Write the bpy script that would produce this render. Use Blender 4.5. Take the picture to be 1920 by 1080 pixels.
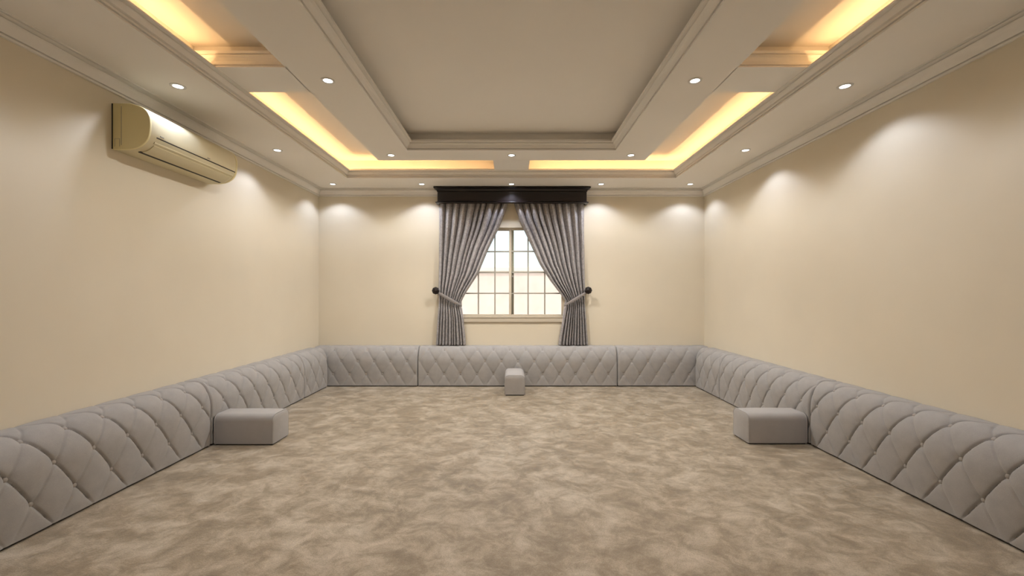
import bpy, math, random
import numpy as np
from mathutils import Vector, Matrix

# ------------------------------------------------------------------ clear
for o in list(bpy.data.objects):
    bpy.data.objects.remove(o, do_unlink=True)
scene = bpy.context.scene
col = scene.collection
PI = math.pi
random.seed(7)

# ------------------------------------------------------------------ camera
CAM_Z = 1.246
cam_d = bpy.data.cameras.new('camera')
cam = bpy.data.objects.new('camera', cam_d)
col.objects.link(cam)
cam.location = (0, 0, CAM_Z)
cam.rotation_euler = (PI / 2, 0, 0)
cam_d.sensor_width = 36.0
cam_d.lens = 36.0 * 800 / 1920
cam_d.shift_x = 1 / 1920
cam_d.shift_y = 10.5 / 1920
cam_d.clip_start = 0.05
scene.camera = cam

# ------------------------------------------------------------------ view + sky + light levels
scene.view_settings.view_transform = 'Standard'
scene.view_settings.look = 'None'
scene.view_settings.gamma = 1.0
scene.view_settings.use_curve_mapping = False
scene.view_settings.exposure = 0.0

SPOT_W = 13.0            # watts per perimeter downlight
SPOT_FRAME_W = 35.0      # watts per downlight of the inner frame
LED_W_PER_M = 1.75        # cove strips
SPOT_COL = (0.90, 0.985, 1.20)
FRAME_COL = (1.0, 0.97, 0.92)
LED_COL = (1.0, 0.60, 0.27)

world = bpy.data.worlds.new('sky')
scene.world = world
world.use_nodes = True
wn = world.node_tree.nodes
wn.clear()
sky = wn.new('ShaderNodeTexSky')
sky.sky_type = 'NISHITA'
sky.sun_disc = False
sky.sun_elevation = math.radians(67)
sky.sun_rotation = math.radians(200)
sky.air_density = 1.0
sky.dust_density = 3.0
bg = wn.new('ShaderNodeBackground')
bg.inputs['Strength'].default_value = 0.66
wo = wn.new('ShaderNodeOutputWorld')
haze = wn.new('ShaderNodeMix')
haze.data_type = 'RGBA'
haze.inputs['Factor'].default_value = 0.7
haze.inputs['B'].default_value = (1.75, 1.74, 1.70, 1)
world.node_tree.links.new(sky.outputs[0], haze.inputs['A'])
world.node_tree.links.new(haze.outputs['Result'], bg.inputs[0])
world.node_tree.links.new(bg.outputs[0], wo.inputs[0])

# midday sun on the yard outside, coming over the roof of the house
sun_d = bpy.data.lights.new('sun', 'SUN')
sun_d.energy = 2.6
sun_d.angle = math.radians(0.6)
sun_d.color = (1.0, 0.96, 0.90)
sun = bpy.data.objects.new('sun', sun_d)
col.objects.link(sun)
sun.rotation_euler = (math.radians(23), 0, math.radians(-12))

# ------------------------------------------------------------------ materials
def new_mat(name, base, rough=0.6, spec=0.5):
    m = bpy.data.materials.new(name)
    m.use_nodes = True
    b = m.node_tree.nodes['Principled BSDF']
    b.inputs['Base Color'].default_value = (*base, 1)
    b.inputs['Roughness'].default_value = rough
    b.inputs['Specular IOR Level'].default_value = spec
    return m, m.node_tree, b

def coords(nt, scale=(1, 1, 1), rot=(0, 0, 0), use='Object'):
    tc = nt.nodes.new('ShaderNodeTexCoord')
    mp = nt.nodes.new('ShaderNodeMapping')
    mp.inputs['Scale'].default_value = scale
    mp.inputs['Rotation'].default_value = rot
    nt.links.new(tc.outputs[use], mp.inputs['Vector'])
    return mp.outputs['Vector']

def noise(nt, vec, scale, detail=3, rough=0.5, dist=0.0):
    n = nt.nodes.new('ShaderNodeTexNoise')
    n.inputs['Scale'].default_value = scale
    n.inputs['Detail'].default_value = detail
    n.inputs['Roughness'].default_value = rough
    n.inputs['Distortion'].default_value = dist
    nt.links.new(vec, n.inputs['Vector'])
    return n.outputs['Fac']

def ramp(nt, fac, stops):
    r = nt.nodes.new('ShaderNodeValToRGB')
    el = r.color_ramp.elements
    while len(el) < len(stops):
        el.new(0.5)
    for e, (p, c) in zip(el, stops):
        e.position = p
        e.color = (*c, 1)
    nt.links.new(fac, r.inputs['Fac'])
    return r.outputs['Color']

def bump(nt, b, height, strength, dist):
    n = nt.nodes.new('ShaderNodeBump')
    n.inputs['Strength'].default_value = strength
    n.inputs['Distance'].default_value = dist
    nt.links.new(height, n.inputs['Height'])
    nt.links.new(n.outputs['Normal'], b.inputs['Normal'])

def math_node(nt, op, a, b=None):
    n = nt.nodes.new('ShaderNodeMath')
    n.operation = op
    for i, v in enumerate((a, b)):
        if v is None:
            continue
        if isinstance(v, (int, float)):
            n.inputs[i].default_value = v
        else:
            nt.links.new(v, n.inputs[i])
    return n.outputs[0]

def paint(name, c, rough=0.7, var=0.03):
    m, nt, b = new_mat(name, c, rough, 0.3)
    v = coords(nt)
    f = noise(nt, v, 1.3, 3)
    lo = tuple(x * (1 - var) for x in c)
    hi = tuple(min(1, x * (1 + var)) for x in c)
    nt.links.new(ramp(nt, f, [(0.3, lo), (0.7, hi)]), b.inputs['Base Color'])
    bump(nt, b, noise(nt, v, 180, 2), 0.08, 0.002)
    return m

M_WALL = paint('cream_wall_paint', (0.785, 0.705, 0.56))
M_CEIL = paint('off_white_ceiling_paint', (0.92, 0.875, 0.81), var=0.015)
M_TRIM = paint('off_white_trim_paint', (0.91, 0.87, 0.81), 0.55, 0.015)
M_BARS = paint('grey_beige_glazing_bar', (0.40, 0.375, 0.32), 0.45, 0.02)
M_FRAME = paint('cream_window_frame', (0.62, 0.55, 0.44), 0.45, 0.02)

# carpet: short cut pile with brushed light and dark patches
m, nt, b = new_mat('beige_pile_carpet', (0.45, 0.36, 0.25), 0.5, 0.6)
v1 = coords(nt, (1.0, 1.15, 1), (0, 0, 0.35))
v2 = coords(nt)
warp = nt.nodes.new('ShaderNodeTexNoise')
warp.inputs['Scale'].default_value = 2.2
warp.inputs['Detail'].default_value = 3
nt.links.new(v2, warp.inputs['Vector'])
vm = nt.nodes.new('ShaderNodeVectorMath')
vm.operation = 'SCALE'
vm.inputs['Scale'].default_value = 0.16
nt.links.new(warp.outputs['Color'], vm.inputs[0])
va = nt.nodes.new('ShaderNodeVectorMath')
va.operation = 'ADD'
nt.links.new(v1, va.inputs[0])
nt.links.new(vm.outputs[0], va.inputs[1])
n1 = noise(nt, va.outputs[0], 6.6, 12, 0.70, 0.35)
n2 = noise(nt, v2, 1.1, 2, 0.5)
f = math_node(nt, 'ADD', math_node(nt, 'MULTIPLY', n1, 0.85), math_node(nt, 'MULTIPLY', n2, 0.15))
colr = ramp(nt, f, [(0.37, (0.275, 0.208, 0.128)), (0.46, (0.37, 0.288, 0.186)),
                    (0.53, (0.495, 0.405, 0.286)), (0.63, (0.66, 0.56, 0.43))])
fine = noise(nt, v2, 170, 3, 0.7)
mix = nt.nodes.new('ShaderNodeMix')
mix.data_type = 'RGBA'
mix.blend_type = 'MULTIPLY'
mix.inputs['Factor'].default_value = 0.55
nt.links.new(colr, mix.inputs['A'])
nt.links.new(ramp(nt, fine, [(0.35, (0.45, 0.45, 0.45)), (0.6, (1, 1, 1))]), mix.inputs['B'])
nt.links.new(mix.outputs['Result'], b.inputs['Base Color'])
b.inputs['Sheen Weight'].default_value = 1.0
b.inputs['Sheen Roughness'].default_value = 0.3
hsum = math_node(nt, 'ADD', fine, math_node(nt, 'MULTIPLY', n1, 2.0))
bump(nt, b, hsum, 0.45, 0.005)
M_CARPET = m

def fabric(name, c, weave=420, var=0.10):
    m, nt, b = new_mat(name, c, 0.9, 0.15)
    v = coords(nt)
    f = noise(nt, v, weave, 2, 0.6)
    g = noise(nt, v, 14, 3, 0.55)
    s = math_node(nt, 'ADD', math_node(nt, 'MULTIPLY', f, 0.6), math_node(nt, 'MULTIPLY', g, 0.4))
    lo = tuple(x * (1 - var) for x in c)
    hi = tuple(x * (1 + var) for x in c)
    nt.links.new(ramp(nt, s, [(0.35, lo), (0.65, hi)]), b.inputs['Base Color'])
    b.inputs['Sheen Weight'].default_value = 0.15
    bump(nt, b, f, 0.35, 0.0015)
    return m

M_SOFA = fabric('grey_linen_weave', (0.395, 0.378, 0.365))
M_OTTO = fabric('smooth_grey_cloth', (0.425, 0.405, 0.39), 520, 0.05)
M_BUTTON = fabric('button_cloth', (0.40, 0.365, 0.335))
M_PIPE = fabric('piping_cloth', (0.36, 0.33, 0.30))
M_BASE_SHADOW = new_mat('base_shadow_black', (0.05, 0.042, 0.035), 0.9)[0]  # near-black colour standing in for the shadow line under the cushions
M_SHEER = fabric('pale_lining_cloth', (0.72, 0.68, 0.70), 300, 0.03)

# curtain: grey damask, scrolls a shade lighter than the ground
m, nt, b = new_mat('grey_damask', (0.3, 0.27, 0.26), 0.6, 0.4)
v = coords(nt, (1, 0.2, 1))
w = noise(nt, v, 34, 3, 0.55, 1.6)
w2 = noise(nt, v, 90, 2, 0.5)
s = math_node(nt, 'ADD', math_node(nt, 'MULTIPLY', w, 0.8), math_node(nt, 'MULTIPLY', w2, 0.2))
nt.links.new(ramp(nt, s, [(0.42, (0.315, 0.295, 0.292)), (0.56, (0.44, 0.415, 0.415))]), b.inputs['Base Color'])
M_CURTAIN = m
M_TIE_DIMMED = fabric('curtain_cloth_dimmed', (0.27, 0.245, 0.235), 200, 0.12)  # curtain cloth again, painted darker to tone down the lamplight it catches

# dark polished wood
m, nt, b = new_mat('dark_mahogany', (0.02, 0.011, 0.009), 0.3, 0.5)
v = coords(nt, (1, 12, 12))
g = noise(nt, v, 5, 4, 0.6, 0.8)
nt.links.new(ramp(nt, g, [(0.35, (0.006, 0.003, 0.003)), (0.7, (0.015, 0.008, 0.008))]), b.inputs['Base Color'])
M_WOOD = m

M_PLASTIC = paint('aged_cream_plastic', (0.75, 0.67, 0.455), 0.55, 0.02)
M_PLASTIC_SIDE_LIGHTENED = paint('aged_cream_plastic_end_lightened', (0.88, 0.78, 0.45), 0.45, 0.02)  # same plastic as the casing, painted lighter to make up for the dim ends
M_DARK = new_mat('dark_slot', (0.035, 0.028, 0.02), 0.8)[0]
M_MARK = new_mat('grey_print', (0.33, 0.30, 0.25), 0.6)[0]
M_RING = new_mat('white_lamp_ring', (0.78, 0.76, 0.72), 0.35)[0]
M_METAL = new_mat('dull_metal', (0.35, 0.33, 0.30), 0.4)[0]
M_METAL.node_tree.nodes['Principled BSDF'].inputs['Metallic'].default_value = 0.7
m, nt, b = new_mat('lamp_lens', (1, 1, 1), 0.4)
b.inputs['Emission Color'].default_value = (1.0, 0.97, 0.93, 1)
b.inputs['Emission Strength'].default_value = 9.0
M_LENS = m
m, nt, b = new_mat('led_tape', (0.9, 0.85, 0.6), 0.5)
M_TAPE = m

# clear window pane: lets light straight through, mirrors a little
m = bpy.data.materials.new('clear_glass')
m.use_nodes = True
nt = m.node_tree
nt.nodes.clear()
tr = nt.nodes.new('ShaderNodeBsdfTransparent')
tr.inputs[0].default_value = (0.94, 0.97, 0.96, 1)
gl = nt.nodes.new('ShaderNodeBsdfGlossy')
gl.inputs['Roughness'].default_value = 0.02
fr = nt.nodes.new('ShaderNodeFresnel')
fr.inputs['IOR'].default_value = 1.45
mx = nt.nodes.new('ShaderNodeMixShader')
out = nt.nodes.new('ShaderNodeOutputMaterial')
nt.links.new(fr.outputs[0], mx.inputs[0])
nt.links.new(tr.outputs[0], mx.inputs[1])
nt.links.new(gl.outputs[0], mx.inputs[2])
nt.links.new(mx.outputs[0], out.inputs[0])
M_GLASS = m

m, nt, b = new_mat('peach_render', (0.74, 0.55, 0.42), 0.9)
v = coords(nt)
nt.links.new(ramp(nt, noise(nt, v, 3, 4), [(0.3, (0.78, 0.61, 0.53)), (0.7, (0.85, 0.70, 0.62))]), b.inputs['Base Color'])
M_PEACH = m
M_PAVE = paint('pale_yard_paving', (0.74, 0.70, 0.63), 0.9, 0.08)
M_COPING = paint('pale_coping_stone', (0.75, 0.70, 0.64), 0.9, 0.04)

# ------------------------------------------------------------------ mesh helpers
class MB:
    def __init__(s):
        s.v = []
        s.f = []

    def add(s, vs, fs):
        o = len(s.v)
        s.v += [tuple(p) for p in vs]
        s.f += [tuple(i + o for i in q) for q in fs]

    def box(s, x0, x1, y0, y1, z0, z1):
        s.add([(x0, y0, z0), (x1, y0, z0), (x1, y1, z0), (x0, y1, z0),
               (x0, y0, z1), (x1, y0, z1), (x1, y1, z1), (x0, y1, z1)],
              [(0, 3, 2, 1), (4, 5, 6, 7), (0, 1, 5, 4), (1, 2, 6, 5), (2, 3, 7, 6), (3, 0, 4, 7)])

    def rings(s, rings, close_u=True, close_v=False, cap=False):
        n = len(rings[0])
        vs = [p for r in rings for p in r]
        fs = []
        m_ = len(rings)
        for i in range(m_ if close_v else m_ - 1):
            j = (i + 1) % m_
            for k in range(n if close_u else n - 1):
                l = (k + 1) % n
                fs.append((i * n + k, i * n + l, j * n + l, j * n + k))
        if cap:
            fs.append(tuple(range(n))[::-1])
            fs.append(tuple((m_ - 1) * n + k for k in range(n)))
        s.add(vs, fs)

    def sweep_rect(s, prof, x0, x1, y0, y1):
        """closed profile of (inset, z) carried round a rectangle with mitred corners"""
        s.rings([[(x0 + d, y0 + d, z), (x1 - d, y0 + d, z), (x1 - d, y1 - d, z), (x0 + d, y1 - d, z)]
                 for d, z in prof], True, True)

    def sweep_u(s, prof, x0, x1, yf, yb):
        """closed profile of (outward offset, z) carried along left return, front, right return"""
        rs = []
        for d, z in prof:
            rs.append([(x0 - d, yb, z), (x0 - d, yf - d, z), (x1 + d, yf - d, z), (x1 + d, yb, z)])
        o = len(s.v)
        s.rings(rs, False, True)
        n = len(prof)
        s.f.append(tuple(o + i * 4 for i in range(n)))
        s.f.append(tuple(o + i * 4 + 3 for i in range(n))[::-1])

    def lathe(s, prof, c=(0, 0, 0), axis='Z', n=24, capped=True):
        rs = []
        for r, h in prof:
            ring = []
            for k in range(n):
                a = 2 * PI * k / n
                x, y = r * math.cos(a), r * math.sin(a)
                if axis == 'Z':
                    p = (x, y, h)
                elif axis == 'Y':
                    p = (x, h, y)
                else:
                    p = (h, x, y)
                ring.append((p[0] + c[0], p[1] + c[1], p[2] + c[2]))
            rs.append(ring)
        s.rings(rs, True, False, capped)

    def prism(s, poly, a0, a1, axis='Y'):
        """polygon of (p, q) extruded; axis Y: p=x q=z, axis X: p=y q=z, axis Z: p=x q=y"""
        def pt(p, q, a):
            return {'Y': (p, a, q), 'X': (a, p, q), 'Z': (p, q, a)}[axis]
        s.rings([[pt(p, q, a0) for p, q in poly], [pt(p, q, a1) for p, q in poly]], True, False, True)

    def build(s, name, mat, parent=None, smooth=None):
        me = bpy.data.meshes.new(name)
        me.from_pydata(s.v, [], s.f)
        me.update()
        import bmesh
        bm = bmesh.new()
        bm.from_mesh(me)
        bmesh.ops.recalc_face_normals(bm, faces=bm.faces)
        bm.to_mesh(me)
        bm.free()
        me.materials.append(mat)
        if smooth is not None:
            me.shade_smooth()
            me.set_sharp_from_angle(angle=math.radians(smooth))
        o = bpy.data.objects.new(name, me)
        col.objects.link(o)
        if parent:
            o.parent = parent
        return o

def thing(name, label, cat, loc=(0, 0, 0), rz=0.0, group=None):
    o = bpy.data.objects.new(name, None)
    o.empty_display_size = 0.1
    col.objects.link(o)
    o.location = loc
    o.rotation_euler = (0, 0, rz)
    o['label'] = label
    o['category'] = cat
    if group:
        o['group'] = group
    return o

def struct(o):
    o['kind'] = 'structure'
    return o

def add_bevel(o, w, seg=3, angle=35):
    md = o.modifiers.new('bevel', 'BEVEL')
    md.width = w
    md.segments = seg
    md.limit_method = 'ANGLE'
    md.angle_limit = math.radians(angle)
    o.data.shade_smooth()
    o.data.set_sharp_from_angle(angle=math.radians(50))

# ------------------------------------------------------------------ room shell
W = 2.686          # half width
YB = 5.944         # window wall
YF = -2.2          # wall behind the viewer
ZC = 2.70          # low soffit
ZS = 2.776         # underside of frame and beams
ZV = 2.95          # cove ceiling
ZT = 2.95          # tray ceiling
T = 0.2

b_ = MB(); b_.box(-W - T, W + T, YF - T, YB + T, -0.2, 0.0)
struct(b_.build('floor', M_CARPET))
b_ = MB(); b_.box(-W - T, -W, YF - T, YB + T, 0, 3.1)
struct(b_.build('wall_left', M_WALL))
b_ = MB(); b_.box(W, W + T, YF - T, YB + T, 0, 3.1)
struct(b_.build('wall_right', M_WALL))
b_ = MB(); b_.box(-W, W, YF - T, YF, 0, 3.1)
struct(b_.build('wall_front', M_WALL))
# window wall with its opening
HX, HZ0, HZ1 = 0.735, 0.905, 2.165
b_ = MB()
b_.box(-W, -HX, YB, YB + T, 0, 3.1)
b_.box(HX, W, YB, YB + T, 0, 3.1)
b_.box(-HX, HX, YB, YB + T, 0, HZ0)
b_.box(-HX, HX, YB, YB + T, HZ1, 3.1)
struct(b_.build('wall_back', M_WALL))

# ceiling: top slab with the soffit, frame, beams and panels as parts of it
b_ = MB(); b_.box(-W - T, W + T, YF - T, YB + T, 3.1, 3.2)
ceil = struct(b_.build('ceiling', M_CEIL))

def ring_box(mb, xo, y0o, y1o, xi, y0i, y1i, z0, z1):
    """rectangular ring as one watertight sweep"""
    r = lambda x, a, b, z: [(-x, a, z), (x, a, z), (x, b, z), (-x, b, z)]
    mb.rings([r(xo, y0o, y1o, z0), r(xi, y0i, y1i, z0), r(xi, y0i, y1i, z1), r(xo, y0o, y1o, z1)], True, True)

OB = 0.594                                  # soffit width
SX, SY0, SY1 = W - 0.616, YF + OB, YB - OB  # soffit inner edge 2.07 / 5.35
b_ = MB(); ring_box(b_, W, YF, YB, SX, SY0, SY1, ZC, ZC + 0.02)
b_.build('soffit', M_CEIL, ceil)
CX, CY0, CY1 = SX + 0.12, SY0 - 0.12, SY1 + 0.12
b_ = MB(); ring_box(b_, W, YF, YB, CX, CY0, CY1, ZC + 0.02, ZV)
b_.build('cove_wall', M_CEIL, ceil)
FX, FY0, FY1 = 1.53, YF + 1.044, 4.90       # frame outer edge
TX, TY0, TY1 = 1.12, YF + 1.399, 4.545      # frame inner face
b_ = MB(); ring_box(b_, W, YF, YB, FX, FY0, FY1, ZV, ZV + 0.02)
b_.build('cove_panel', M_CEIL, ceil)
b_ = MB(); ring_box(b_, FX, FY0, FY1, TX, TY0, TY1, ZS, ZT + 0.02)
b_.build('ceiling_frame', M_CEIL, ceil)
b_ = MB(); b_.box(-TX, TX, TY0, TY1, ZT, ZT + 0.02)
b_.build('tray_panel', M_CEIL, ceil)

# cross beams between frame and soffit
BEAMS_Y = [(2.883, 3.242), (0.502, 0.861)]
def beam_profile(a0, a1):
    """section of a beam, (position, z): moulded lips on both long sides, the core behind them rising to the ceiling"""
    side = [(0.0, ZS), (0.0, ZS + 0.010), (0.010, ZS + 0.011), (0.010, ZS + 0.018), (0.004, ZS + 0.019), (0.004, ZS + 0.028),
            (0.014, ZS + 0.030), (0.017, ZS + 0.050), (0.012, ZS + 0.072), (0.004, ZS + 0.084), (0.012, ZS + 0.086),
            (0.012, ZS + 0.094), (0.002, ZS + 0.096), (0.0, ZS + 0.113), (0.030, ZS + 0.117), (0.062, ZS + 0.117), (0.062, ZV)]
    return [(a0 + d, z) for d, z in side] + [(a1 - d, z) for d, z in side[::-1]]
for y0, y1 in BEAMS_Y:
    for sx in (-1, 1):
        b_ = MB(); b_.prism(beam_profile(y0, y1), sx * (FX - 0.005), sx * (CX + 0.002), 'X')
        b_.build('cross_beam', M_TRIM, ceil)
for ya, yb in ((FY1 - 0.005, CY1 + 0.002), (CY0 - 0.002, FY0 + 0.005)):
    b_ = MB(); b_.prism(beam_profile(-0.21, 0.21), ya, yb, 'Y')
    b_.build('cross_beam', M_TRIM, ceil)

# crown moulding along the walls
prof = [(0, 2.596), (0.016, 2.596), (0.017, 2.606), (0.006, 2.608), (0.007, 2.614), (0.018, 2.617), (0.021, 2.630), (0.029, 2.648),
        (0.042, 2.664), (0.054, 2.672), (0.044, 2.675), (0.046, 2.681), (0.062, 2.683), (0.074, 2.687), (0.064, 2.690),
        (0.082, 2.693), (0.082, ZC), (0, ZC)]
b_ = MB(); b_.sweep_rect(prof, -W, W, YF, YB)
struct(b_.build('trim_1', M_TRIM, smooth=22))
# moulding round the soffit edge, with the lip that hides the light strips
prof = [(0.0, ZC - 0.001), (0.0, ZC - 0.008), (0.012, ZC - 0.008), (0.013, ZC + 0.002), (0.004, ZC + 0.004), (0.005, ZC + 0.010),
        (0.017, ZC + 0.012), (0.018, ZC + 0.022), (0.010, ZC + 0.025), (0.012, ZC + 0.030), (0.026, ZC + 0.034), (0.040, ZC + 0.050), (0.050, ZC + 0.056),
        (0.044, ZC + 0.060), (0.046, ZC + 0.066), (0.070, ZC + 0.070), (0.070, ZC + 0.080), (0.030, ZC + 0.106), (0.022, ZC + 0.106), (0.0, ZC + 0.02)]
b_ = MB(); b_.sweep_rect(prof, -SX, SX, SY0, SY1)
cove_trim = struct(b_.build('trim_2', M_TRIM, smooth=22))
# moulding round the tray
prof = [(0, ZS - 0.001), (0, ZS - 0.008), (0.014, ZS - 0.008), (0.015, ZS + 0.002), (0.005, ZS + 0.004), (0.006, ZS + 0.010),
        (0.020, ZS + 0.012), (0.024, ZS + 0.028), (0.036, ZS + 0.046), (0.050, ZS + 0.054), (0.044, ZS + 0.058), (0.046, ZS + 0.064),
        (0.070, ZS + 0.067), (0.070, ZS + 0.086), (0, ZS + 0.086)]
b_ = MB(); b_.sweep_rect(prof, -TX, TX, TY0, TY1)
struct(b_.build('trim_3', M_TRIM, smooth=22))

# light strips lying in the trough behind the lip
def led(x0, y0, x1, y1, power=1.0):
    L = math.hypot(x1 - x0, y1 - y0)
    t = MB()
    hx = 0.005 if abs(x1 - x0) < 1e-6 else L / 2
    hy = L / 2 if abs(x1 - x0) < 1e-6 else 0.005
    cx, cy = (x0 + x1) / 2, (y0 + y1) / 2
    t.box(cx - hx, cx + hx, cy - hy, cy + hy, ZC + 0.0205, ZC + 0.024)
    t.build('led_tape', M_TAPE, cove_trim)
    d = bpy.data.lights.new('led_strip', 'AREA')
    d.shape = 'RECTANGLE'
    d.size, d.size_y = 2 * hx, 2 * hy
    d.energy = LED_W_PER_M * L * power
    d.color = LED_COL
    o = bpy.data.objects.new('led_strip', d)
    col.objects.link(o)
    o.location = (cx, cy, ZC + 0.0265)
    o.rotation_euler = (PI, 0, 0)
    o.parent = cove_trim
LX = SX + 0.045
for sx in (-1, 1):
    led(sx * LX, 3.25, sx * LX, SY1 + 0.02)
    led(sx * LX, 0.87, sx * LX, 2.876)
    led(sx * LX, SY0 - 0.02, sx * LX, 0.495)
led(-LX + 0.02, SY1 + 0.045, -0.80, SY1 + 0.045)
led(-0.78, SY1 + 0.045, -0.24, SY1 + 0.045, 0.55)
led(0.25, SY1 + 0.045, LX - 0.02, SY1 + 0.045)
led(-LX + 0.02, SY0 - 0.045, -0.25, SY0 - 0.045)
led(0.25, SY0 - 0.045, LX - 0.02, SY0 - 0.045)

# ------------------------------------------------------------------ window
win = bpy.data.objects.new('window_1', None)
col.objects.link(win)
win.location = (0, YB, HZ0)
win['kind'] = 'structure'
def lb(mb, x0, x1, y0, y1, z0, z1):
    mb.box(x0, x1, y0 - YB, y1 - YB, z0 - HZ0, z1 - HZ0)
GZ0, GZ1 = 0.955, 2.132
f_ = MB()
lb(f_, -HX, HX, YB + 0.02, YB + 0.10, HZ0, GZ0 - 0.012)
lb(f_, -HX, HX, YB + 0.02, YB + 0.10, GZ1 + 0.012, HZ1)
lb(f_, -HX, -0.712, YB + 0.02, YB + 0.10, GZ0 - 0.012, GZ1 + 0.012)
lb(f_, 0.712, HX, YB + 0.02, YB + 0.10, GZ0 - 0.012, GZ1 + 0.012)
fo = f_.build('window_frame', M_FRAME, win); add_bevel(fo, 0.004, 2)
s_ = MB(); lb(s_, -HX - 0.03, HX + 0.03, YB - 0.022, YB + 0.02, HZ0 - 0.055, HZ0 + 0.006)
lb(s_, -HX - 0.03, HX + 0.03, YB - 0.03, YB + 0.0, HZ0 + 0.006, HZ0 + 0.016)
so = s_.build('window_sill', M_FRAME, win); add_bevel(so, 0.004, 2)
def sash(x0, x1, y0, side):
    g = MB()
    z0, z1 = GZ0 - 0.012, GZ1 + 0.012
    e = 0.012 if side < 0 else 0.05
    e2 = 0.05 if side < 0 else 0.012
    xi0, xi1 = x0 + (0.012 if side < 0 else 0.034), x1 - (0.034 if side < 0 else 0.012)
    lb(g, x0, xi0, y0, y0 + 0.03, z0, z1)
    lb(g, xi1, x1, y0, y0 + 0.03, z0, z1)
    lb(g, xi0, xi1, y0, y0 + 0.03, z0, GZ0)
    lb(g, xi0, xi1, y0, y0 + 0.03, GZ1, z1)
    so = g.build('sash', M_FRAME, win)
    add_bevel(so, 0.003, 2)
    bars = MB()
    xs = [xi0 + (xi1 - xi0) * k / 3 for k in range(4)]
    zs = [GZ0 + (GZ1 - GZ0) * k / 4 for k in range(5)]
    for k in (1, 2):
        lb(bars, xs[k] - 0.0095, xs[k] + 0.0095, y0 + 0.006, y0 + 0.024, GZ0, GZ1)
    for k in (1, 2, 3):
        lb(bars, xi0, xi1, y0 + 0.008, y0 + 0.022, zs[k] - 0.0095, zs[k] + 0.0095)
    bars.build('glazing_bars', M_BARS, so)
    for i in range(3):
        for k in range(4):
            p = MB()
            lb(p, xs[i] + 0.001, xs[i + 1] - 0.001, y0 + 0.013, y0 + 0.017, zs[k] + 0.001, zs[k + 1] - 0.001)
            p.build('pane', M_GLASS, so)
    return so
sash(-0.712, 0.034, YB + 0.062, -1)
sr = sash(-0.034, 0.712, YB + 0.028, 1)
h_ = MB(); lb(h_, 0.008, 0.024, YB + 0.014, YB + 0.029, 1.46, 1.50)
h_.lathe([(0.0, -0.022), (0.012, -0.02), (0.014, -0.012), (0.007, -0.004), (0.007, 0.0)], (0.016, 0.018, 1.48 - HZ0), 'Y', 14)
ho = h_.build('window_latch', M_METAL, win)

# ------------------------------------------------------------------ yard outside
b_ = MB(); b_.box(-12, 12, YB + T, 22, -0.4, -0.2)
struct(b_.build('ground', M_PAVE))
gw = thing('boundary_wall', 'peach rendered yard wall outside the window', 'wall', (0, 10.4, -0.2))
b_ = MB(); b_.box(-10, 10, 0, 0.2, 0, 1.98); b_.build('wall_face', M_PEACH, gw)
b_ = MB(); b_.box(-10, 10, -0.05, 0.25, 1.98, 2.10); add_bevel(b_.build('coping', M_COPING, gw), 0.02, 2)

# ------------------------------------------------------------------ recessed downlights
def make_downlight_meshes():
    r = MB()
    r.lathe([(0.031, 0.0), (0.048, 0.0), (0.048, -0.003), (0.045, -0.005), (0.037, -0.006), (0.032, -0.004)], n=32, capped=False)
    l = MB()
    l.lathe([(0.0315, -0.0005), (0.0315, -0.002), (0.024, -0.003), (0.001, -0.0036)], n=32)
    return r, l
def downlight(x, y, z, label, group, watts, cone=120, blend=0.42, proto=[None]):
    t = thing('recessed_downlight', label, 'downlight', (x, y, z), 0, group)
    if proto[0] is None:
        r, l = make_downlight_meshes()
        ro = r.build('trim_ring', M_RING, t, 40)
        lo = l.build('lens', M_LENS, t, 40)
        proto[0] = (ro, lo)
    else:
        for p in proto[0]:
            c = p.copy(); col.objects.link(c); c.parent = t
    d = bpy.data.lights.new('lamp_beam', 'SPOT')
    d.energy = watts
    d.color = SPOT_COL if z == ZC else FRAME_COL
    d.spot_size = math.radians(cone)
    d.spot_blend = blend
    d.shadow_soft_size = 0.03
    o = bpy.data.objects.new('lamp_beam', d)
    col.objects.link(o)
    o.parent = t
    o.location = (0, 0, -0.012)
    return t
GP = 'recessed downlights in the lower ceiling border'
GF = 'recessed downlights in the raised ceiling frame'
LXD = 2.372
for x, lab in ((-LXD, 'small white downlight in the far left ceiling corner'),
               (-1.19, 'small white downlight by the window wall, left of the dark pelmet'),
               (0.0, 'small white downlight right above the middle of the dark pelmet'),
               (1.19, 'small white downlight by the window wall, right of the dark pelmet'),
               (LXD, 'small white downlight in the far right ceiling corner')):
    downlight(x, 5.66, ZC, lab, GP, SPOT_W)
for s, n in ((-1, 'left'), (1, 'right')):
    downlight(s * LXD, 4.325, ZC, 'round downlight in lower border of the %s side, second from the window wall' % n, GP, SPOT_W)
    downlight(s * (LXD - 0.035), 2.99, ZC, ('round downlight in lower border right above the air conditioner' if s < 0 else
              'largest downlight near the right wall, alone in the lower border nearest the viewer'), GP, SPOT_W)
    downlight(s * LXD, 1.655, ZC, 'round downlight of the %s border overhead, just out of the picture' % n, GP, SPOT_W)
    downlight(s * LXD, 0.32, ZC, 'round downlight of the %s border beside the viewer, out of the picture' % n, GP, SPOT_W)
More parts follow.
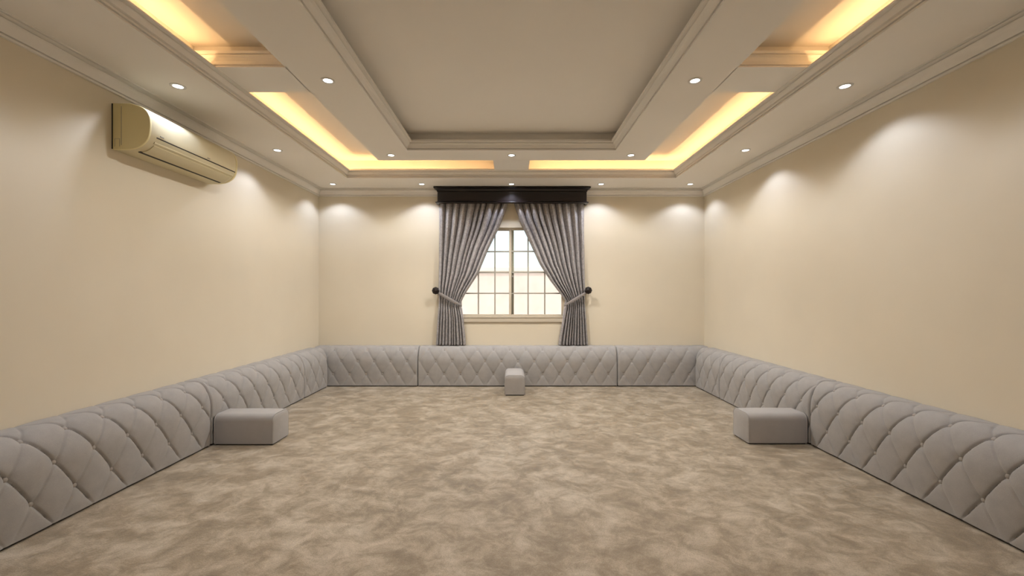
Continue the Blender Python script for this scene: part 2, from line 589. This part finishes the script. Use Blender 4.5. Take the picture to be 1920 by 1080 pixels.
for x, y, lab in ((-1.33, 4.715, 'downlight at the far left corner of the raised frame round the tray'),
                  (0.0, 4.715, 'downlight in the middle of the far raised frame, above the short centre beam'),
                  (1.32, 4.715, 'downlight at the far right corner of the raised frame round the tray'),
                  (-1.318, 3.064, 'bright downlight in the left arm of the raised frame, at the cross beam'),
                  (1.318, 3.064, 'bright downlight in the right arm of the raised frame, at the cross beam'),
                  (-1.318, 1.4, 'downlight in the left frame arm overhead, just out of the picture'),
                  (1.318, 1.4, 'downlight in the right frame arm overhead, just out of the picture')):
    downlight(x, y, ZS, lab, GF, SPOT_FRAME_W * (0.22 if y < 2 else 1.0 if y < 4 else 3.2 if x == 0 else 1.8), 132 if x == 0 else 158, 0.6 if x == 0 else 0.35)

# ------------------------------------------------------------------ tufted floor sofa sections
DEP, HGT = 0.232, 0.53
PITCH, ROW = 0.2205, 0.174
ROW0 = 0.150                    # arc position of the lowest button row

def sofa_profile(n):
    """front base -> over the top -> back; returns points (depth, z), outward normals, arc"""
    pts = []
    for k in range(60):
        t = k / 59
        pts.append((0.004 - 0.004 * math.sin(PI * t * 0.5), 0.014 + t * 0.296))
    for k in range(1, 70):
        a = PI / 2 * k / 69
        pts.append((0.128 - 0.128 * math.cos(a), 0.31 + 0.22 * math.sin(a)))
    for k in range(1, 20):
        pts.append((0.128 + (DEP - 0.128) * k / 19, 0.53 - 0.002 * k / 19))
    p = np.array(pts)
    seg = np.hypot(*np.diff(p, axis=0).T)
    arc = np.concatenate([[0], np.cumsum(seg)])
    a = np.linspace(0, arc[-1], n)
    d = np.interp(a, arc, p[:, 0])
    z = np.interp(a, arc, p[:, 1])
    td, tz = np.gradient(d, a), np.gradient(z, a)
    L = np.hypot(td, tz)
    return d, z, -tz / L, td / L, a          # normal: (-tz, td) points to the room / up

def tuft_height(S, A, s0, lean):
    p = (S - s0) / (PITCH / 2)
    q = (A - ROW0) / ROW
    c1, c2 = (p + q) / 2, (p - q) / 2
    d1, d2 = np.abs(c1 - np.round(c1)), np.abs(c2 - np.round(c2))       # 0 on a seam .. 0.5
    puff = np.power(np.clip(np.sin(PI * d1) * np.sin(PI * d2), 0, 1), 0.42)
    g = math.hypot(1 / (PITCH / 2), 1 / ROW) / 2
    e1, e2 = d1 / g, d2 / g                                             # metres from each seam
    sharp, faint = (e1, e2) if lean >= 0 else (e2, e1)
    gs, gf = (0.0105, 0.003) if lean else (0.0035, 0.0035)
    groove = gs * np.exp(-(sharp / 0.0048) ** 2) + gf * np.exp(-(faint / 0.0055) ** 2)
    # metres from the nearest button
    pr, qr = np.round(p), np.round(q)
    best = np.full(S.shape, 9.0)
    for dp in (-1, 0, 1):
        for dq in (-1, 0, 1):
            P, Q = pr + dp, qr + dq
            ok = (np.mod(P + Q, 2) == 0) & (Q >= 0) & (Q <= 2)
            r = np.hypot((p - P) * PITCH / 2, (q - Q) * ROW)
            best = np.where(ok, np.minimum(best, r), best)
    pit = np.exp(-(best / 0.028) ** 2)
    return (0.014 if lean else 0.0085) * puff - np.minimum(groove, 0.012) - 0.010 * pit - 0.008

def grid_obj(name, V, nu, nv, mat, parent, extra_faces=()):
    idx = np.arange(nu * nv).reshape(nu, nv)
    q = np.stack([idx[:-1, :-1], idx[1:, :-1], idx[1:, 1:], idx[:-1, 1:]], -1).reshape(-1, 4)
    faces = q.tolist() + [list(f) for f in extra_faces]
    me = bpy.data.meshes.new(name)
    me.from_pydata(V.reshape(-1, 3).tolist(), [], faces)
    me.update()
    me.materials.append(mat)
    me.shade_smooth()
    me.set_sharp_from_angle(angle=math.radians(70))
    o = bpy.data.objects.new(name, me)
    col.objects.link(o)
    if parent:
        o.parent = parent
    return o

button_mesh = [None]
def sofa_section(label, loc, rz, length, s0, step, lean=0):
    """local x runs along the section, local -y is the front; back face at y = DEP"""
    t = thing('sofa_section', label, 'sofa', loc, rz, 'tufted grey floor sofa sections round the walls')
    n = max(40, int(length / step))
    m_ = int(0.80 / step)
    d, z, nd, nz, arc = sofa_profile(m_)
    s = np.linspace(0, length, n)
    S, A = np.meshgrid(s, arc, indexing='ij')
    H = tuft_height(S, A, s0, lean)
    # flatten towards the base, the wall and the two ends
    fade = np.clip((A - 0.0) / 0.05, 0, 1) * np.clip((arc[-1] - A) / 0.10, 0, 1)
    endd = np.minimum(S, length - S)
    fe = np.clip(endd / 0.05, 0, 1)
    H = H * (0.25 + 0.75 * fade) * (0.35 + 0.65 * fe)
    r = 0.016
    H = H - np.where(endd < r, r - np.sqrt(np.maximum(r * r - (r - endd) ** 2, 0)), 0)
    X = S
    Y = d[None, :] + nd[None, :] * H
    Z = z[None, :] + nz[None, :] * H
    Z = np.maximum(Z, 0.013)
    Y = np.minimum(Y, DEP)
    V = np.stack([X, Y, Z], -1)
    # closing edges: back of the cushion and both ends
    bottom_back0 = n * m_
    verts = np.concatenate([V.reshape(-1, 3), [[0, DEP, 0.013], [length, DEP, 0.013]]])
    idx = np.arange(n * m_).reshape(n, m_)
    q = np.stack([idx[:-1, :-1], idx[1:, :-1], idx[1:, 1:], idx[:-1, 1:]], -1).reshape(-1, 4).tolist()
    q.append(idx[0, :].tolist() + [bottom_back0])
    q.append(idx[-1, ::-1].tolist()[0:] + [bottom_back0 + 1][0:0] + [bottom_back0 + 1])
    q.append(idx[:, -1].tolist() + [bottom_back0 + 1, bottom_back0])
    q.append(idx[::-1, 0].tolist() + [bottom_back0, bottom_back0 + 1])
    me = bpy.data.meshes.new('upholstery')
    me.from_pydata(verts.tolist(), [], q)
    me.update()
    me.materials.append(M_SOFA)
    me.shade_smooth()
    me.set_sharp_from_angle(angle=math.radians(75))
    o = bpy.data.objects.new('upholstery', me)
    col.objects.link(o)
    o.parent = t
    bb = MB(); bb.box(0.012, length - 0.012, 0.018, DEP, 0.0, 0.02)
    bb.build('base_shadow_strip', M_BASE_SHADOW, t)  # dark strip put in for the shadow along the floor
    # buttons
    if button_mesh[0] is None:
        k = MB()
        k.lathe([(0.0125, -0.006), (0.0125, 0.0), (0.011, 0.003), (0.007, 0.0052), (0.001, 0.006)], n=12)
        bo = k.build('button', M_BUTTON, t, 50)
        button_mesh[0] = bo.data
        bpy.data.objects.remove(bo)
    for row in range(3):
        a = ROW0 + row * ROW
        dd, zz = np.interp(a, arc, d), np.interp(a, arc, z)
        n_d, n_z = np.interp(a, arc, nd), np.interp(a, arc, nz)
        x = s0 + (PITCH / 2 if row == 1 else 0)
        while x > PITCH:
            x -= PITCH
        while x < length - 0.045:
            if x > 0.045:
                bo = bpy.data.objects.new('button', button_mesh[0])
                col.objects.link(bo)
                bo.parent = t
                off = -0.0195
                bo.location = (x, dd + n_d * off, zz + n_z * off)
                bo.rotation_euler = Vector((0, n_d, n_z)).to_track_quat('Z', 'Y').to_euler()
            x += PITCH
    return t

EPS = 0.004
YS = YB - EPS - DEP             # front of the row under the window
# row under the window: local x = world x, front faces -Y
def back_section(label, x0, x1, s0):
    sofa_section(label, (x0 + EPS, YS, 0), 0, x1 - x0 - 2 * EPS, s0, 0.009)
back_section('short tufted grey sofa section against the window wall, left of the long one', -W + 0.004, -1.257, 0.064)
back_section('long tufted grey sofa section under the window, behind the small box cushion', -1.257, 1.421, 0.128)
back_section('short tufted grey sofa section against the window wall, right of the long one', 1.421, W - 0.004, 0.078)
# left wall: front faces +X ; local x -> world +Y needs rotation +90 (local -y -> +x)
def left_section(label, y0, y1, s_end, step):
    L = y1 - y0 - 2 * EPS
    # measured phase is from the far end
    s0 = (L - s_end) % PITCH
    sofa_section(label, (-W + EPS + DEP, y0 + EPS, 0), PI / 2, L, s0, step, 1)
# right wall: front faces -X ; local x -> world -Y
def right_section(label, y0, y1, s_end, step):
    L = y1 - y0 - 2 * EPS
    sofa_section(label, (W - EPS - DEP, y1 - EPS, 0), -PI / 2, L, s_end % PITCH, step, -1)
YE = YS - 0.012
left_section('short tufted grey sofa section at the far end of the left wall', 5.06, YE, 0.11, 0.008)
left_section('middle tufted grey sofa section of the left wall, behind the left box cushion', 3.487, 5.06, 0.19, 0.007)
left_section('long tufted grey sofa section nearest the viewer on the left, below the air conditioner wall', 0.82, 3.487, 0.19, 0.0055)
right_section('short tufted grey sofa section at the far end of the right wall', 5.04, YE, 0.11, 0.008)
right_section('middle tufted grey sofa section of the right wall, behind the right box cushion', 3.51, 5.04, 0.19, 0.007)
right_section('long tufted grey sofa section nearest the viewer on the right wall', 0.84, 3.51, 0.17, 0.0055)

# ------------------------------------------------------------------ box cushions (arm rests on the carpet)
OW, OH, OL = 0.245, 0.25, 0.49
def box_cushion(label, loc, rz):
    """local x along the cushion, free end at x = OL"""
    t = thing('box_cushion', label, 'cushion', loc, rz, 'grey box cushions standing before the sofa')
    def outline(hw, h, r, z0, n=8):
        p = [(-hw, z0), (hw, z0)]
        for k in range(n + 1):
            a = PI / 2 * k / n
            p.append((hw - r + r * math.cos(a), h - r + r * math.sin(a)))
        for k in range(n + 1):
            a = PI / 2 + PI / 2 * k / n
            p.append((-hw + r + r * math.cos(a), h - r + r * math.sin(a)))
        return p
    mb = MB()
    xs = [(0.0, 0.010), (0.004, 0.004), (0.012, 0.0), (OL * 0.35, -0.002), (OL * 0.65, -0.002), (OL - 0.012, 0.0), (OL - 0.004, 0.004), (OL, 0.010)]
    mb.rings([[(x, p, q) for p, q in outline(OW / 2 - i, OH - i, 0.055 - i * 0.5, 0.012)] for x, i in xs], True, False, True)
    mb.build('upholstery', M_OTTO, t, 45)
    for x in (0.006, OL - 0.006):
        pb = MB()
        o1 = outline(OW / 2 - 0.001, OH - 0.001, 0.054, 0.014)
        ring = []
        cz = OH / 2
        rs = []
        for k in range(8):
            a = 2 * PI * k / 8
            rr = 0.0032
            rs.append([(x + rr * math.cos(a), p + (rr * math.sin(a)) * (1 if p > 0 else -1), q + (rr * math.sin(a) if q > OH - 0.06 else 0)) for p, q in o1])
        pb.rings(rs, True, True)
        pb.build('piping', M_OTTO, t, 60)
    bb = MB(); bb.box(0.012, OL - 0.012, -OW / 2 + 0.012, OW / 2 - 0.012, 0.0, 0.013)
    bb.build('base_shadow_strip', M_BASE_SHADOW, t)  # shadow under the cushion, put in as a dark slab
    return t
box_cushion('grey box cushion on the carpet at the left wall, its length across the room', (-W + EPS + DEP + 0.006, 3.50 + OW / 2, 0), 0)
box_cushion('grey box cushion on the carpet at the right wall, its length across the room', (W - EPS - DEP - 0.006, 3.52 + OW / 2, 0), PI)
box_cushion('smallest looking grey box cushion, end on, before the sofa under the window', (0.040, YS - 0.014, 0), -PI / 2)

# ------------------------------------------------------------------ pelmet
pel = thing('curtain_pelmet', 'dark polished wooden pelmet box above the grey curtains', 'pelmet', (0.008, YB, 2.475))
PX, PYF = 1.016, -0.134
b_ = MB()
b_.sweep_u([(0, 0.02), (0, 0.175), (-0.018, 0.175), (-0.018, 0.02)], -PX, PX, PYF, -0.002)
b_.box(-PX + 0.018, PX - 0.018, PYF + 0.018, -0.002, 0.165, 0.175)
b_.build('fascia', M_WOOD, pel)
b_ = MB()
b_.sweep_u([(0, 0.158), (0.006, 0.16), (0.008, 0.170), (0.014, 0.180), (0.026, 0.192), (0.036, 0.198), (0.042, 0.202), (0.048, 0.204),
            (0.048, 0.217), (-0.018, 0.217), (-0.018, 0.1755), (0, 0.1755)], -PX, PX, PYF, -0.002)
b_.build('cornice', M_WOOD, pel, 28)
b_ = MB()
b_.sweep_u([(-0.018, 0.0), (0.008, 0.0), (0.022, 0.005), (0.026, 0.011), (0.022, 0.017), (0.010, 0.020), (0.004, 0.026), (0, 0.030), (-0.018, 0.030)],
           -PX, PX, PYF, -0.002)
b_.build('bottom_moulding', M_WOOD, pel, 40)

# ------------------------------------------------------------------ curtains
YCUR = 5.874
SC = 800 / YCUR
def px2(x, y):
    return (x - 959) / SC, CAM_Z + (550.5 - y) / SC
def curtain(label, outer, inner, side, seed):
    rnd = random.Random(seed)
    t = thing('curtain', label, 'curtain', (0, YCUR, 0.535), 0, 'grey curtains of the window')
    op = sorted([px2(x, y)[::-1] for x, y in outer])
    ip = sorted([px2(x, y)[::-1] for x, y in inner])
    oz, ox = zip(*op); iz, ix = zip(*ip)
    z0, z1 = 0.536, 2.52
    nu, nv = 260, 110
    zz = np.linspace(z0, z1, nv)
    def smooth_interp(z, zs, xs):
        y = np.interp(z, zs, xs)
        k = np.array([1, 2, 3, 2, 1]) / 9
        yp = np.pad(y, 2, mode='edge')
        return np.convolve(yp, k, 'valid')
    XO, XI = smooth_interp(zz, oz, ox), smooth_interp(zz, iz, ix)
    u = np.linspace(0, 1, nu)
    # irregular pleats
    nf = 10
    cuts = np.cumsum([0] + [rnd.uniform(0.72, 1.3) for _ in range(nf)])
    cuts /= cuts[-1]
    ph = np.interp(u, cuts, np.arange(nf + 1))
    fr = ph - np.floor(ph)
    amp = np.array([rnd.uniform(0.75, 1.15) for _ in range(nf + 1)])[np.minimum(np.floor(ph).astype(int), nf)]
    fold = (np.abs(np.sin(PI * fr)) ** 0.85) * amp            # 0 in the creases .. 1 on the ridges
    small = 0.05 * np.sin(2 * PI * ph * 2.0 + 1.0)
    tie = px2(0, 566)[1]
    V = np.zeros((nu, nv, 3))
    for j, z in enumerate(zz):
        wid = abs(XI[j] - XO[j])
        a = 0.086 if z > tie else 0.066
        near = math.exp(-((z - tie) / 0.10) ** 2)
        a *= 1 - 0.35 * near
        # above the tie the pleats run straight from the heading to the waist, so most cloth leaves from the outer side
        e = u
        x = XO[j] + (XI[j] - XO[j]) * e
        sway = 0.006 * math.sin(z * 5 + seed)
        top = np.clip((z - 2.3) / 0.2, 0, 1)
        f = fold * (1 - 0.2 * top) + small * (0.6 + 0.4 * top)
        y = 0.046 - a * f - 0.012 * near * np.sin(PI * u)
        V[:, j, 0] = x + sway * np.sin(PI * u)
        V[:, j, 1] = y
        V[:, j, 2] = z - 0.535
    V[..., 1] = np.clip(V[..., 1], -0.04, 0.055)
    o = grid_obj('cloth', V, nu, nv, M_CURTAIN, t)
    sd = o.modifiers.new('thickness', 'SOLIDIFY'); sd.thickness = 0.003; sd.offset = 1
    # tie band from the wall knob round the waist
    n = 40
    kx, kz = px2(817 if side < 0 else 1103, 547)
    wx, wz = px2(866 if side < 0 else 1057, 573)
    rings = []
    for k in range(n + 1):
        s = k / n
        x = kx + (wx - kx) * s
        z = kz + (wz - kz) * (s ** 1.25) - 0.012 * math.sin(PI * s)
        y = -0.038 - 0.020 * math.sin(PI * min(1, s * 1.1)) + (0.03 * max(0, s - 0.88) / 0.12)
        h = 0.016 + 0.010 * math.sin(PI * s)
        rings.append([(x, y, z - h - 0.535), (x, y - 0.005, z - h * 0.5 - 0.535), (x, y - 0.007, z - 0.535), (x, y - 0.005, z + h * 0.5 - 0.535), (x, y, z + h - 0.535), (x, y + 0.004, z - 0.535)])
    mb = MB(); mb.rings(rings, True, False, True)
    mb.build('tieback', M_TIE_DIMMED, t, 60)
    # pale lining that shows at the inner edge below the tie
    rings = []
    for k in range(24):
        s = k / 23
        z = px2(0, 566)[1] - s * 0.30
        xin = np.interp(z, zz, XI)
        wv = 0.035 * math.sin(PI * min(1, s * 1.15 + 0.08)) * (1 - 0.5 * s) + 0.004
        sg = 1 if side < 0 else -1
        rings.append([(xin - sg * 0.02, 0.034, z - 0.535), (xin + sg * wv * 0.5, 0.018 + 0.006 * math.sin(9 * s), z - 0.535), (xin + sg * wv * 0.45, 0.045, z - 0.535)])
    mb = MB(); mb.rings(rings, True, False, True)
    lo = mb.build('lining', M_SHEER, t, 60)
    lo['label'] = 'pale lining edge'
    return t
curtain('left grey damask curtain tied back to the left wall',
        [(823, 365), (823, 430), (822, 545), (822, 570), (819, 610), (817, 650)],
        [(956, 365), (951, 385), (933, 431), (914.6, 468), (896, 513), (872, 550), (863, 568), (863, 575), (868, 597), (872, 636), (873, 650)], -1, 3)
curtain('right grey damask curtain tied back to the right wall',
        [(1096, 365), (1096, 430), (1098, 545), (1098, 570), (1101, 610), (1104, 650)],
        [(960, 365), (965, 385), (975, 415), (991, 449), (1012, 495), (1034, 529), (1055, 556), (1061, 566), (1061, 574), (1057, 592), (1049, 633), (1047, 650)], 1, 11)

# wooden knobs that hold the ties
def holdback(label, x, z):
    t = thing('curtain_holdback', label, 'holdback', (x, YB, z), 0, 'dark wooden curtain holdbacks')
    mb = MB(); mb.lathe([(0.03, -0.001), (0.03, -0.008), (0.022, -0.012), (0.011, -0.016), (0.010, -0.112)], axis='Y', n=20)
    mb.build('stem', M_WOOD, t, 40)
    mb = MB(); mb.lathe([(0.012, -0.110), (0.030, -0.113), (0.052, -0.122), (0.052, -0.128), (0.036, -0.142), (0.001, -0.150)], axis='Y', n=8)
    mb.build('knob', M_WOOD, t)
holdback('dark faceted wooden knob at the left edge of the left curtain', -1.034, 1.286)
holdback('dark faceted wooden knob at the right edge of the right curtain', 1.048, 1.290)

# ------------------------------------------------------------------ air conditioner on the left wall
ac = thing('air_conditioner', 'cream split air conditioner unit high on the left wall', 'air conditioner', (-W, 2.869, 2.215))
AL = 0.925
# section: (distance from wall, height)
sec = [(0.0, 0.0), (0.10, 0.0), (0.16, 0.008), (0.205, 0.030), (0.236, 0.062), (0.250, 0.095), (0.256, 0.140),
       (0.257, 0.190), (0.252, 0.225), (0.236, 0.258), (0.205, 0.285), (0.165, 0.302), (0.120, 0.311), (0.0, 0.312)]
def refine(poly, it=2):
    for _ in range(it):
        q = [poly[0], poly[1]]
        for a, b in zip(poly[1:-2], poly[2:-1]):
            q += [(a[0] * .75 + b[0] * .25, a[1] * .75 + b[1] * .25), (a[0] * .25 + b[0] * .75, a[1] * .25 + b[1] * .75)]
        q += [poly[-2], poly[-1]]
        poly = q
    return poly
sec = refine(sec, 1)
def scaled(k, d=0.0):
    cx, cz = 0.10, 0.156
    return [(max(0.002, cx + (x - cx) * k) if x > 0 else 0.002, cz + (z - cz) * k) for x, z in sec]
mb = MB()
mb.rings([[(x, y, z) for x, z in scaled(k)] for y, k in ((0.012, 0.988), (0.015, 1.0), (AL - 0.034, 1.0), (AL - 0.030, 0.985))], True, False, True)
mb.build('casing', M_PLASTIC, ac, 35)
for ya, yb, out in ((0.0, 0.012, -1), (AL - 0.030, AL, 1)):
    mb = MB()
    lst = [(ya, 0.985), (ya + 0.002, 0.996), (ya + 0.004, 1.0), (yb, 1.0)] if out < 0 else [(ya, 1.0), (yb - 0.014, 1.0), (yb - 0.006, 0.985), (yb, 0.94)]
    mb.rings([[(x, y, z) for x, z in scaled(k)] for y, k in lst], True, False, True)
    cap = mb.build('end_cap', M_PLASTIC_SIDE_LIGHTENED, ac, 35)
    if out < 0:
        g = MB()
        g.box(0.062, 0.064, -0.0015, 0.003, 0.03, 0.29)
        g.build('cap_seam', M_MARK, cap)
        g = MB()
        for q in ((0.018, 0.052, 0.072, 0.0735), (0.018, 0.0195, 0.02, 0.072), (0.0505, 0.052, 0.02, 0.072)):
            g.box(q[0], q[1], -0.0015, 0.003, q[2], q[3])
        g.build('pipe_knockout', M_MARK, cap)
b_ = MB(); b_.box(0.0005, 0.006, -0.0035, AL - 0.02, 0.004, 0.309); b_.build('mounting_plate', M_DARK, ac)
def strip_on(z0, z1, y0, y1, proud, name, mat, low=False):
    """thin piece that follows the casing section between heights z0 and z1 (front side, or underside when low)"""
    mb = MB()
    pts = [p for p in sec if p[0] > 0.0]
    return mb
# groove below the front panel
fx = lambda z: np.interp(z, [0.0, 0.03, 0.062, 0.095, 0.14, 0.19], [0.12, 0.205, 0.236, 0.250, 0.256, 0.257])
b_ = MB(); b_.prism([(fx(0.098) - 0.02, 0.0965), (fx(0.098) + 0.0012, 0.0965), (fx(0.103) + 0.0012, 0.1035), (fx(0.103) - 0.02, 0.1035)], 0.06, AL - 0.035, 'Y')
b_.build('panel_groove', M_DARK, ac)
# front lip over the outlet
b_ = MB(); b_.prism([(fx(0.060) - 0.01, 0.056), (fx(0.056) + 0.003, 0.056), (fx(0.064) + 0.005, 0.062), (fx(0.070) + 0.003, 0.071), (fx(0.07) - 0.01, 0.071)], 0.055, AL - 0.05, 'Y')
b_.build('outlet_lip', M_PLASTIC, ac)
# louvre: curved flap standing just proud of the underside, with a dark outlet slot behind it
fl = [(0.150, 0.004), (0.178, 0.013), (0.203, 0.027), (0.226, 0.048)]
nrm = [(0.25, -0.97), (0.38, -0.92), (0.55, -0.83), (0.72, -0.69)]
b_ = MB(); b_.prism([(p[0] + n[0] * 0.004, p[1] + n[1] * 0.004) for p, n in zip(fl, nrm)] + [(p[0] - n[0] * 0.006, p[1] - n[1] * 0.006) for p, n in zip(fl[::-1], nrm[::-1])], 0.065, AL - 0.065, 'Y')
b_.build('louvre', M_PLASTIC, ac, 40)
b_ = MB(); b_.prism([(0.128, 0.010), (0.128, -0.0015), (0.146, 0.0015), (0.146, 0.012)], 0.055, AL - 0.06, 'Y')
b_.build('outlet_slot', M_DARK, ac)
b_ = MB(); b_.box(0.2532, 0.2572, 0.085, 0.115, 0.114, 0.121); b_.build('badge', M_MARK, ac)
b_ = MB(); b_.box(0.2532, 0.2572, 0.545, 0.572, 0.113, 0.119); b_.build('badge', M_MARK, ac)
